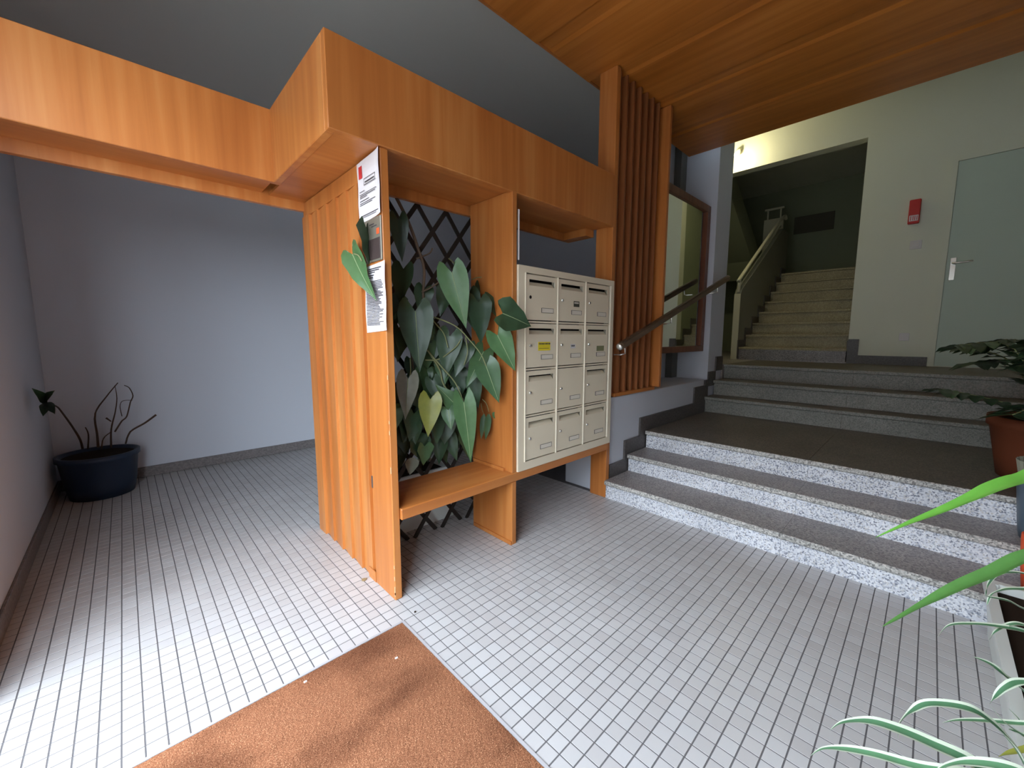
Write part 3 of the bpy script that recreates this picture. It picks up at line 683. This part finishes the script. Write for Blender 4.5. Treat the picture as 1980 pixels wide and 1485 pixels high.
flight('entrance_steps', 'three grey speckled terrazzo steps rising from the tiled floor beside the mailboxes', [2.603, 2.93, 3.22], [0.142, 0.283, 0.432], YR, 1.655, (-0.65, 0.50), riser_m, tread_m, 4.49, nose_m)
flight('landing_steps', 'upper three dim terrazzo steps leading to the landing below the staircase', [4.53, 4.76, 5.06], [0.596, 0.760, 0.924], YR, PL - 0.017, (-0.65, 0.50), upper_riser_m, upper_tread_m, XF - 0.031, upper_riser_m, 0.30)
obj('floor_landing', box(5.0, 10, PL - 0.015, 3.5, 0.0, 0.924), tread_m, kind='structure')

# back staircase
RS, TD, NS = 0.1745, 0.28, 8
e = thing('back_staircase', 'dim beige staircase of eight steps climbing behind the wall opening', 'staircase', (XF, 1.3, 0.924))
for i in range(NS):
    x = XF + i * TD; z = 0.924 + (i + 1) * RS
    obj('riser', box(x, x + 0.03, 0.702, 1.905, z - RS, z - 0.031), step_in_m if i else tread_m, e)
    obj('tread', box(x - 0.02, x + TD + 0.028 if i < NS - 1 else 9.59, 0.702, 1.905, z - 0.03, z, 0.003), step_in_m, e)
obj('core', boxes([(XF + i * TD + 0.031, 9.58, 0.703, 1.904, 0.924 + i * RS - 0.03, 0.924 + (i + 1) * RS - 0.031) for i in range(NS)]), grout_m, e)
zig = [(XF + i * TD - 0.05, XF + (i + 1) * TD - 0.05, 0.924 + i * RS, 0.924 + (i + 1) * RS + 0.10) for i in range(NS)]
obj('skirting', boxes([(a, b_, 1.893, 1.9049, c + .02, d_) for a, b_, c, d_ in zig]), skirt_m, e)
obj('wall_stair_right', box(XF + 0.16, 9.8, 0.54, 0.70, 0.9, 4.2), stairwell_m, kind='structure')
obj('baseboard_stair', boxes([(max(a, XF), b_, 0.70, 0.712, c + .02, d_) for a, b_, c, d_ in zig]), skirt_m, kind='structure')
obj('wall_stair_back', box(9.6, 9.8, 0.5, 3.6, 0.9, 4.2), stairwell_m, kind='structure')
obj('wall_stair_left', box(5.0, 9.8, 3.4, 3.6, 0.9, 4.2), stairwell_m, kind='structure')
pr = thing('stair_parapet', 'cream painted stair parapet with sloping metal handrail beside the back staircase', 'parapet', (XF, 1.95, 0.924))
obj('panel', prism([(6.27, 0.925), (6.27, 1.83), (6.31, 1.90), (8.20, 3.06), (8.55, 3.06), (8.55, 2.0), (8.2, 1.9), (6.6, 0.925)], 'y', 1.906, 1.985), parapet_m, pr)
obj('end_cap', box(6.262, 6.2699, 1.9065, 1.987, 0.925, 1.84), cream_m, pr)
hp = [Vector((6.29, 1.945, 1.86)), Vector((6.31, 1.945, 2.02)), Vector((6.42, 1.945, 2.12)), Vector((8.2, 1.945, 3.22)), Vector((8.5, 1.945, 3.28))]
obj('sloping_rail', tube(hp, 0.024, 0.024, 8, 5), cream_m, pr, smooth=True)
obj('lower_rail', tube([Vector((6.33, 1.945, 1.93)), Vector((6.45, 1.945, 2.03)), Vector((8.2, 1.945, 3.11))], 0.010, 0.010, 6, 4), cream_m, pr, smooth=True)
# upper flight returning above, with its own balustrade end
uf = thing('upper_flight', 'dark underside of the upper stair flight crossing behind the parapet', 'staircase', (8.3, 2.9, 2.3))
obj('slab', prism([(8.5, 2.30), (8.25, 2.60), (6.47, 3.75), (6.47, 4.09), (6.6, 4.09), (8.55, 2.85)], 'y', 2.36, 3.39), stairwell_m, uf)
be = thing('landing_balustrade', 'pale balustrade end with small open rail at the upper stair landing', 'balustrade', (8.5, 2.2, 2.3))
obj('panel', box(8.56, 8.62, 2.0, 2.30, 2.33, 3.34, 0.004), cream_m, be)
for y in (2.05, 2.25): obj('baluster', box(8.58, 8.60, y - 0.01, y + 0.01, 3.34, 3.50), cream_m, be)
obj('top_rail', box(8.57, 8.61, 2.0, 2.30, 3.50, 3.53, 0.004), cream_m, be)
obj('hanging_panel', box(9.585, 9.5999, 1.43, 2.05, 3.22, 3.54, 0.002), base('dark_panel', lin(84, 80, 66), 0.6)[0], None, 'dark rectangular panel hung on the wall above the staircase', 'panel')

# ------------------------------------------------------------------ mirror, handrail
mi = thing('framed_mirror', 'large mirror in a brown wooden frame standing between the slatted screen and the pilaster', 'mirror', (3.98, 1.76, 0.775))
ym = 1.755
obj('mirror_glass', box(3.40, 4.41, ym, ym + 0.008, 1.145, 2.54), mirror_m, mi)
fx0, fx1, fz0, fz1 = 3.37, 4.590, 1.085, 2.605
for a in ((fx0, fx1, ym - 0.02, ym + 0.03, fz1 - 0.07, fz1), (fx0, fx1, ym - 0.02, ym + 0.03, fz0, fz0 + 0.06), (fx1 - 0.085, fx1, ym - 0.02, ym + 0.03, fz0 + 0.061, fz1 - 0.071)):
    obj('frame_rail', box(*a, 0.003), frame_m, mi)
obj('foot', box(3.42, 3.46, ym, ym + 0.03, 0.776, fz0 - 0.0005), frame_m, mi)
hr = thing('handrail', 'brown wooden handrail climbing past the slatted screen and the mirror', 'handrail', (3.6, 1.60, 1.2))
ha, hb = aty(1199, 670, 1.585), aty(1408, 537, 1.585)
d_ = (hb - ha).normalized(); nn = Vector((-d_.z, 0, d_.x))
bm = bmesh.new(); v8 = []
for p in (ha, hb):
    for s1_, s2_ in ((-1, -1), (1, -1), (1, 1), (-1, 1)): v8.append(bm.verts.new(p + Vector((0, 0.022 * s1_, 0)) + nn * 0.026 * s2_))
for f in ((0, 1, 2, 3), (7, 6, 5, 4), (0, 4, 5, 1), (1, 5, 6, 2), (2, 6, 7, 3), (3, 7, 4, 0)): bm.faces.new([v8[i] for i in f])
bmesh.ops.bevel(bm, geom=bm.edges[:], offset=0.008, segments=2, affect='EDGES'); bmesh.ops.recalc_face_normals(bm, faces=bm.faces[:])
obj('rail', bm, rail_m, hr)
kn = lathe([(0.004, -0.012), (0.020, -0.008), (0.027, 0.0), (0.020, 0.010), (0.006, 0.016)], 0, 0, 20)
o = obj('end_knob', kn, chrome_m, hr, smooth=True); o.matrix_basis = Matrix.Translation(ha - d_ * 0.012) @ d_.to_track_quat('Z', 'Y').to_matrix().to_4x4()
for t in (0.03, 0.38, 0.86):
    p = ha.lerp(hb, t)
    obj('bracket', tube([p - Vector((0, 0, 0.02)), p - Vector((-0.01, 0, 0.075)), p + Vector((-0.01, 0.03, -0.085)), p + Vector((-0.01, 0.095, -0.085))], 0.005, 0.005, 6, 1), chrome_m, hr)

# ------------------------------------------------------------------ far wall: door, alarm, switch, socket, lamp
dr = thing('door_1', None, None, (XF, -0.45, 0.924), kind='structure')
obj('leaf', box(XF - 0.018, XF - 0.001, -0.92, -0.035, 0.935, 3.02, 0.003), door_m, dr)
obj('door_frame', boxes([(XF - 0.026, XF - 0.001, -0.033, 0.015, 0.925, 3.06), (XF - 0.026, XF - 0.001, -0.97, -0.922, 0.925, 3.06), (XF - 0.026, XF - 0.001, -0.922, -0.033, 3.022, 3.06)]), wall_far_m, dr)
hd = obj('handle_plate', box(XF - 0.024, XF - 0.0185, -0.105, -0.062, 1.83, 2.06, 0.003), chrome_m, dr)
obj('lever', tube([Vector((XF - 0.022, -0.083, 2.0)), Vector((XF - 0.065, -0.083, 2.0)), Vector((XF - 0.07, -0.12, 2.0)), Vector((XF - 0.07, -0.22, 2.005))], 0.010, 0.009, 8, 3), chrome_m, dr, smooth=True)
al = thing('fire_alarm_box', 'red wall box with a white label beside the grey door', 'alarm', (XF, 0.25, 2.58))
obj('case', box(XF - 0.05, XF - 0.0005, 0.205, 0.295, 2.46, 2.71, 0.006), red_box_m, al)
obj('label_plate', box(XF - 0.0520, XF - 0.0502, 0.215, 0.285, 2.485, 2.545), paper_m, al)
obj('label_print', boxes([(XF - 0.0525, XF - 0.0521, y, y + 0.006, 2.492, 2.538) for y in (0.222, 0.238, 0.252, 0.27)]), red_m, al)
sw = thing('light_switch', 'white square light switch below the red wall box', 'switch', (XF, 0.21, 2.24))
obj('plate', box(XF - 0.010, XF - 0.0005, 0.165, 0.258, 2.192, 2.285, 0.003), white_sw_m, sw)
obj('rocker', box(XF - 0.014, XF - 0.0101, 0.185, 0.238, 2.212, 2.265, 0.002), white_sw_m, sw)
so = thing('power_socket', 'small white wall socket low down beside the grey door', 'socket', (XF, 0.22, 1.24))
obj('plate', box(XF - 0.012, XF - 0.0005, 0.18, 0.262, 1.20, 1.285, 0.003), white_sw_m, so)
obj('insert', lathe([(0.024, 0), (0.024, 0.003), (0.02, 0.004)], 0, 0, 20), dark_m, so).matrix_world = Matrix.Translation((XF - 0.012, 0.221, 1.243)) @ Matrix.Rotation(-math.pi / 2, 4, 'Y')
lp = thing('spotlight', 'small lit wall spotlight high on the wall above the staircase opening', 'lamp', (XF, 2.09, 3.75))
o = obj('wall_mount', lathe([(0.042, 0), (0.042, 0.016), (0.012, 0.024), (0.010, 0.07)], 0, 0, 24), cream_m, lp, smooth=True); o.matrix_basis = Matrix.Translation((XF, 2.045, 3.765)) @ Matrix.Rotation(-math.pi / 2, 4, 'Y')
o = obj('lamp_head', lathe([(0.012, 0.075), (0.026, 0.05), (0.036, 0.012), (0.033, 0.012)], 0, 0, 24), cream_m, lp, smooth=True); o.matrix_basis = Matrix.Translation((XF - 0.085, 2.055, 3.70)) @ Matrix.Rotation(0.5, 4, 'X')
m, nt, b = base('lit_bulb', (1, 0.9, 0.6, 1), 0.4); b.inputs['Emission Color'].default_value = (1, 0.86, 0.5, 1); b.inputs['Emission Strength'].default_value = 30
o = obj('bulb', lathe([(0.005, -0.028), (0.024, -0.02), (0.031, 0.0), (0.016, 0.025)], 0, 0, 20), m, lp, smooth=True); o.matrix_basis = Matrix.Translation((XF - 0.085, 2.06, 3.70)) @ Matrix.Rotation(0.5, 4, 'X')
ld = bpy.data.lights.new('spotlight_light', 'POINT'); ld.energy = 16; ld.color = (1, 0.88, 0.55); ld.shadow_soft_size = 0.04
lo = bpy.data.objects.new('spotlight_light', ld); C.objects.link(lo); lo.location = (XF - 0.30, 2.04, 3.60)
lo.parent = lp; lo.matrix_parent_inverse = Matrix.Translation(lp.location).inverted()

# ------------------------------------------------------------------ dead plant in dark blue pot, back left corner
dp = thing('withered_plant', 'withered twiggy plant in a dark blue pot in the back left corner', 'plant', (-0.205, 4.47, 0))
obj('pot', lathe([(0.185, 0.0), (0.205, 0.10), (0.225, 0.29), (0.24, 0.30), (0.24, 0.335), (0.22, 0.335), (0.21, 0.305), (0.02, 0.305)], -0.205, 4.47, 40), blue_pot_m, dp, smooth=True)
obj('soil', lathe([(0.208, 0.30), (0.208, 0.312), (0.1, 0.318)], -0.205, 4.47, 24), soil_m, dp)
def q(px, py, y=4.47): return aty(px, py, y)
TW = [([(160, 868), (155, 850), (140, 825), (118, 795, 4.4), (108, 785, 4.28), (89, 778, 4.1)], 0.008, 0.004), ([(190, 865), (188, 840), (184, 800), (205, 768), (228, 740)], 0.009, 0.003),
      ([(215, 865), (215, 830), (222, 800), (226, 770), (222, 745)], 0.007, 0.002), ([(222, 835), (235, 815), (245, 805), (252, 778), (257, 765), (250, 750), (240, 745)], 0.006, 0.003),
      ([(243, 858), (252, 835), (280, 818), (302, 802)], 0.006, 0.008), ([(170, 868), (171, 840), (165, 826)], 0.006, 0.003), ([(215, 815), (205, 808)], 0.004, 0.007), ([(196, 868), (200, 848), (215, 835)], 0.005, 0.003),
      ([(236, 805), (232, 785), (238, 775), (256, 774)], 0.003, 0.002)]
for pts, r0, r1 in TW: obj('twig', tube([q(*p) for p in pts], r0, r1, 5, 4), twig_m, dp, smooth=True)
for bpx, tpx in (((85, 778), (62, 755)), ((84, 776), (80, 757)), ((86, 780), (72, 796)), ((85, 779), (90, 792))):
    place_leaf(dp, q(bpx[0] + 4, bpx[1], 4.1), q(tpx[0] + 12, tpx[1], 3.8), 0.055, leaf_dark_m, Vector((0.1, -1, 0.3)), lobes=False)

# ------------------------------------------------------------------ pots and plants on the right
tp = thing('potted_palm', 'dark leafy plant in a terracotta pot standing on the lower landing', 'plant', (3.72, -0.545, 0.432))
PX, PY = 3.72, -0.545
obj('pot', lathe([(0.215, 0.433), (0.235, 0.55), (0.265, 0.72), (0.28, 0.73), (0.28, 0.785), (0.26, 0.785), (0.25, 0.75), (0.02, 0.75)], PX, PY, 40), terra_m, tp, smooth=True)
obj('soil', lathe([(0.248, 0.745), (0.248, 0.757), (0.1, 0.762)], PX, PY, 24), soil_m, tp)
rr = random.Random(21)
for k in range(20):
    an = k * 2.4 + rr.uniform(-.3, .3); ln = rr.uniform(0.25, 0.48)
    p0 = Vector((PX + 0.05 * math.cos(an), PY + 0.05 * math.sin(an), 0.757)); p1 = p0 + Vector((math.cos(an) * ln * 0.45, math.sin(an) * ln * 0.45, rr.uniform(0.10, 0.46))); p2 = p0 + Vector((math.cos(an) * ln, math.sin(an) * ln, p1.z - p0.z + rr.uniform(-0.10, 0.10)))
    pts = smooth_path([p0, p1, p2], 5)
    f_ = obj('frond_stem', tube([p0, p1, p2], 0.006, 0.003, 5, 5), petiole_m, tp, smooth=True)
    for j in range(3, len(pts)):
        for sg in (1, -1):
            side = (pts[j] - pts[j - 1]).cross(Vector((0, 0, 1))).normalized() * sg
            tip = pts[j] + side * 0.14 + (pts[j] - pts[j - 1]) * 1.2 + Vector((0, 0, -0.03))
            place_leaf(tp, pts[j], tip, 0.065, leaf_dark_m if rr.random() < .7 else leaf_m, Vector((0, 0, 1)), lobes=False, name='leaflet')

gp = thing('glazed_pot', 'slate blue pot with a pale ribbed liner standing on the second step', 'pot', (3.02, -0.46, 0.283))
GX, GY = 3.06, -0.475
obj('pot', lathe([(0.105, 0.284), (0.115, 0.35), (0.135, 0.55), (0.135, 0.57), (0.12, 0.57), (0.11, 0.50), (0.02, 0.50)], GX, GY, 32), slate_m, gp, smooth=True)
prof = bmesh.new()
rings = []
for z in (0.55, 0.66):
    rings.append([prof.verts.new((GX + (0.122 + (z - .55) * .18 + 0.004 * (k % 2)) * math.cos(2 * math.pi * k / 64), GY + (0.122 + (z - .55) * .18 + 0.004 * (k % 2)) * math.sin(2 * math.pi * k / 64), z)) for k in range(64)])
for k in range(64): prof.faces.new((rings[0][k], rings[0][(k + 1) % 64], rings[1][(k + 1) % 64], rings[1][k]))
obj('ribbed_liner', prof, pale_m, gp)
op = thing('orange_pot', 'small bright orange pot standing on the lowest step at the right', 'pot', (2.78, -0.41, 0.142))
obj('pot', lathe([(0.05, 0.143), (0.062, 0.25), (0.070, 0.36), (0.070, 0.385), (0.062, 0.385), (0.058, 0.36), (0.01, 0.36)], 2.78, -0.415, 24), orange_m, op, smooth=True)

sp = thing('spider_plant_trough', 'white planter trough of cream edged spider plants at the lower right', 'plant', (1.95, -0.44, 0))
bm = bmesh.new()
def trough(bm, x0, x1, y0, y1, z, t): return [(x0 + t, y0 + t), (x1 - t, y0 + t), (x1 - t, y1 - t), (x0 + t, y1 - t)]
PX0, PX1, PY0, PY1, PZ = 1.10, 2.56, -0.60, -0.236, 0.225
rings = []
for z, t in ((0.001, 0.030), (0.05, 0.026), (PZ - 0.03, 0.008), (PZ - 0.025, 0.0), (PZ, 0.0), (PZ, 0.03), (PZ - 0.04, 0.035), (PZ - 0.045, 0.15)):
    rings.append([bm.verts.new((a, c, z)) for a, c in trough(bm, PX0, PX1, PY0, PY1, z, t)])
for i in range(len(rings) - 1):
    for k in range(4): bm.faces.new((rings[i][k], rings[i][(k + 1) % 4], rings[i + 1][(k + 1) % 4], rings[i + 1][k]))
bm.faces.new(rings[0][::-1]); bm.faces.new(rings[-1])
bmesh.ops.recalc_face_normals(bm, faces=bm.faces[:])
bmesh.ops.bevel(bm, geom=[e_ for e_ in bm.edges if abs(e_.verts[0].co.z - e_.verts[1].co.z) > 0.02], offset=0.01, segments=2, affect='EDGES')
obj('trough', bm, white_pl_m, sp)
obj('soil', box(PX0 + 0.04, PX1 - 0.04, PY0 + 0.04, PY1 - 0.04, PZ - 0.044, PZ - 0.03), soil_m, sp)
def strap(pts, width, mats, name='strap_leaf', up=Vector((0, 0, 1)), n=6):
    P_ = smooth_path(pts, n); N = len(P_); vs = []; fs = []; mi_ = []
    for i, p in enumerate(P_):
        t = i / (N - 1); d_ = (P_[min(i + 1, N - 1)] - P_[max(i - 1, 0)]).normalized(); s_ = d_.cross(up)
        if s_.length < 1e-3: s_ = Vector((1, 0, 0))
        s_.normalize(); nrm = s_.cross(d_)
        wv = 1.55 * width * (0.75 + 0.5 * min(1, t * 3)) * (1 - t ** 3.0) ** 0.9 + 0.0006
        for k in (-1, -0.55, 0, 0.55, 1): vs.append(p + s_ * wv * 0.5 * k + nrm * (abs(k) * wv * 0.16))
    for i in range(N - 1):
        for k in range(4): a = i * 5 + k; fs.append((a, a + 1, a + 6, a + 5)); mi_.append(1 if k in (0, 3) else 0)
    o = obj(name, ([tuple(v) for v in vs], [], fs), mats, sp, smooth=True)
    for p_, k in zip(o.data.polygons, mi_): p_.material_index = min(k, len(mats) - 1)
    return o
def D(px, py, x): return atx(px, py, x)
G = [strap_m, strap_w_m]
# leaf paths from root (right) to tip (left); third number is the depth along x
SPL = [([(2040, 1560, 1.28), (1960, 1445, 1.26), (1915, 1397, 1.25), (1870, 1371, 1.24), (1800, 1362, 1.23), (1765, 1375, 1.22), (1740, 1400, 1.22), (1736, 1428, 1.22)], 0.017, G),
       ([(2030, 1600, 1.16), (1900, 1490, 1.15), (1800, 1440, 1.14), (1735, 1412, 1.13), (1680, 1396, 1.12), (1630, 1398, 1.12), (1605, 1412, 1.12)], 0.021, G),
       ([(2030, 1590, 1.12), (1900, 1510, 1.11), (1780, 1485, 1.10), (1690, 1460, 1.09), (1630, 1449, 1.08), (1590, 1449, 1.08), (1567, 1462, 1.08)], 0.016, G),
       ([(2040, 1440, 1.55), (1985, 1345, 1.52), (1945, 1310, 1.5), (1915, 1285, 1.5), (1882, 1270, 1.5)], 0.020, G),
       ([(2040, 1330, 1.5), (1975, 1320, 1.48), (1945, 1330, 1.46), (1925, 1348, 1.45), (1913, 1362, 1.45)], 0.013, G),
       ([(2050, 1405, 1.4), (1970, 1400, 1.38), (1900, 1394, 1.36), (1850, 1393, 1.35), (1822, 1398, 1.35)], 0.009, G),
       ([(2040, 1180, 1.95), (1990, 1182, 1.9), (1950, 1163, 1.88), (1915, 1155, 1.87), (1905, 1152, 1.86)], 0.012, G),
       ([(2050, 1260, 1.75), (1990, 1225, 1.72), (1930, 1212, 1.70), (1880, 1207, 1.70), (1835, 1210, 1.69), (1812, 1233, 1.69)], 0.013, G),
       ([(2040, 1240, 1.75), (1985, 1212, 1.73), (1955, 1208, 1.72), (1925, 1222, 1.71), (1913, 1238, 1.71)], 0.012, G),
       ([(2030, 1140, 2.05), (1985, 1140, 2.02), (1945, 1140, 2.0), (1918, 1150, 2.0), (1908, 1170, 1.99)], 0.012, G),
       ([(2010, 1120, 2.1), (1965, 1108, 2.1), (1930, 1112, 2.09), (1912, 1130, 2.08), (1906, 1152, 2.08)], 0.012, G),
       ([(2040, 1440, 1.4), (1985, 1425, 1.38), (1940, 1395, 1.36), (1915, 1364, 1.35)], 0.007, G),
       ([(2040, 1420, 1.42), (1985, 1405, 1.4), (1965, 1385, 1.4), (1950, 1370, 1.4)], 0.005, G),
       ([(2040, 1530, 1.12), (1960, 1490, 1.1), (1880, 1476, 1.09), (1830, 1482, 1.09), (1800, 1500, 1.09)], 0.016, G),
       ([(2030, 1440, 1.35), (1985, 1450, 1.33), (1950, 1457, 1.32), (1930, 1464, 1.32)], 0.010, [leaf_yel_m]),
       ([(2040, 1330, 1.6), (1995, 1420, 1.5), (1965, 1415, 1.48), (1950, 1410, 1.47)], 0.012, G),
       ([(2060, 925, 1.5), (1980, 930, 1.45), (1925, 945, 1.42), (1880, 965, 1.4), (1820, 990, 1.38), (1760, 1012, 1.36), (1692, 1040, 1.34)], 0.026, [strap_b_m]),
       ([(2060, 1070, 1.42), (1985, 1080, 1.40), (1920, 1110, 1.38), (1860, 1134, 1.36), (1800, 1163, 1.34), (1745, 1192, 1.33), (1706, 1212, 1.32)], 0.024, [strap_d_m])]
for pts, wd, mt in SPL:
    P_ = [D(*p) for p in pts]; hd_ = P_[0]; tall = mt[0] in (strap_b_m,) or hd_.z > 0.75
    # carry each blade back to its crown in the trough
    rx = min(max(hd_.x + 0.16, 1.22), 2.42); root = Vector((rx, -0.42, PZ - 0.035))
    mid = Vector(((rx + hd_.x) / 2 + 0.03, min(-0.36, (root.y + hd_.y) / 2 - 0.03), max(hd_.z * 0.72 + 0.06, PZ + 0.08)))
    strap([root, mid] + P_, wd, mt)
rr = random.Random(31)
for k in range(26):
    rx = 1.2 + 1.2 * ((k * 0.618) % 1.0); root = Vector((rx, -0.43, PZ - 0.035)); ln = rr.uniform(0.16, 0.30); hh = rr.uniform(0.14, 0.26)
    dx, dy = rr.uniform(-0.8, 0.8), -rr.uniform(0.3, 1.0)
    strap([root, root + Vector((dx * ln * .3, dy * ln * .3, hh * .8)), root + Vector((dx * ln * .7, dy * ln * .7, hh)), root + Vector((dx * ln * 1.1, dy * ln * 1.1, hh * 0.7)), root + Vector((dx * ln * 1.3, dy * ln * 1.3, hh * 0.3))], 0.012, G)

# ------------------------------------------------------------------ small debris on the floor
def crumb(px, py, r_, label, mt, name='leaf_scrap'):
    p = atz(px, py, 0.0); rr = random.Random(int(px)); pts = [(p.x + r_ * rr.uniform(.5, 1) * math.cos(a), p.y + r_ * rr.uniform(.5, 1) * math.sin(a)) for a in (0, 1, 2.1, 3.1, 4.2, 5.2)]
    obj(name, prism(pts, 'z', 0.0005, 0.005), mt, None, label, 'debris')
crumb(704, 1122, 0.018, 'dry yellowish leaf scrap on the tiles by the slatted panel', debris_m)
crumb(803, 1184, 0.007, 'tiny dark crumb on the tiles above the mat corner', soil_m, 'crumb')
def scrap(px, py, label):
    p = atz(px, py, 0.002); obj('paper_scrap', box(p.x - 0.006, p.x + 0.004, p.y - 0.003, p.y + 0.003, 0.002, 0.006), paper_m, None, label, 'debris')
scrap(767, 1273, 'tiny white paper scrap on the brown mat near its corner')
scrap(591, 1319, 'tiny white paper scrap on the left edge of the brown mat')
bpy.context.view_layer.update()
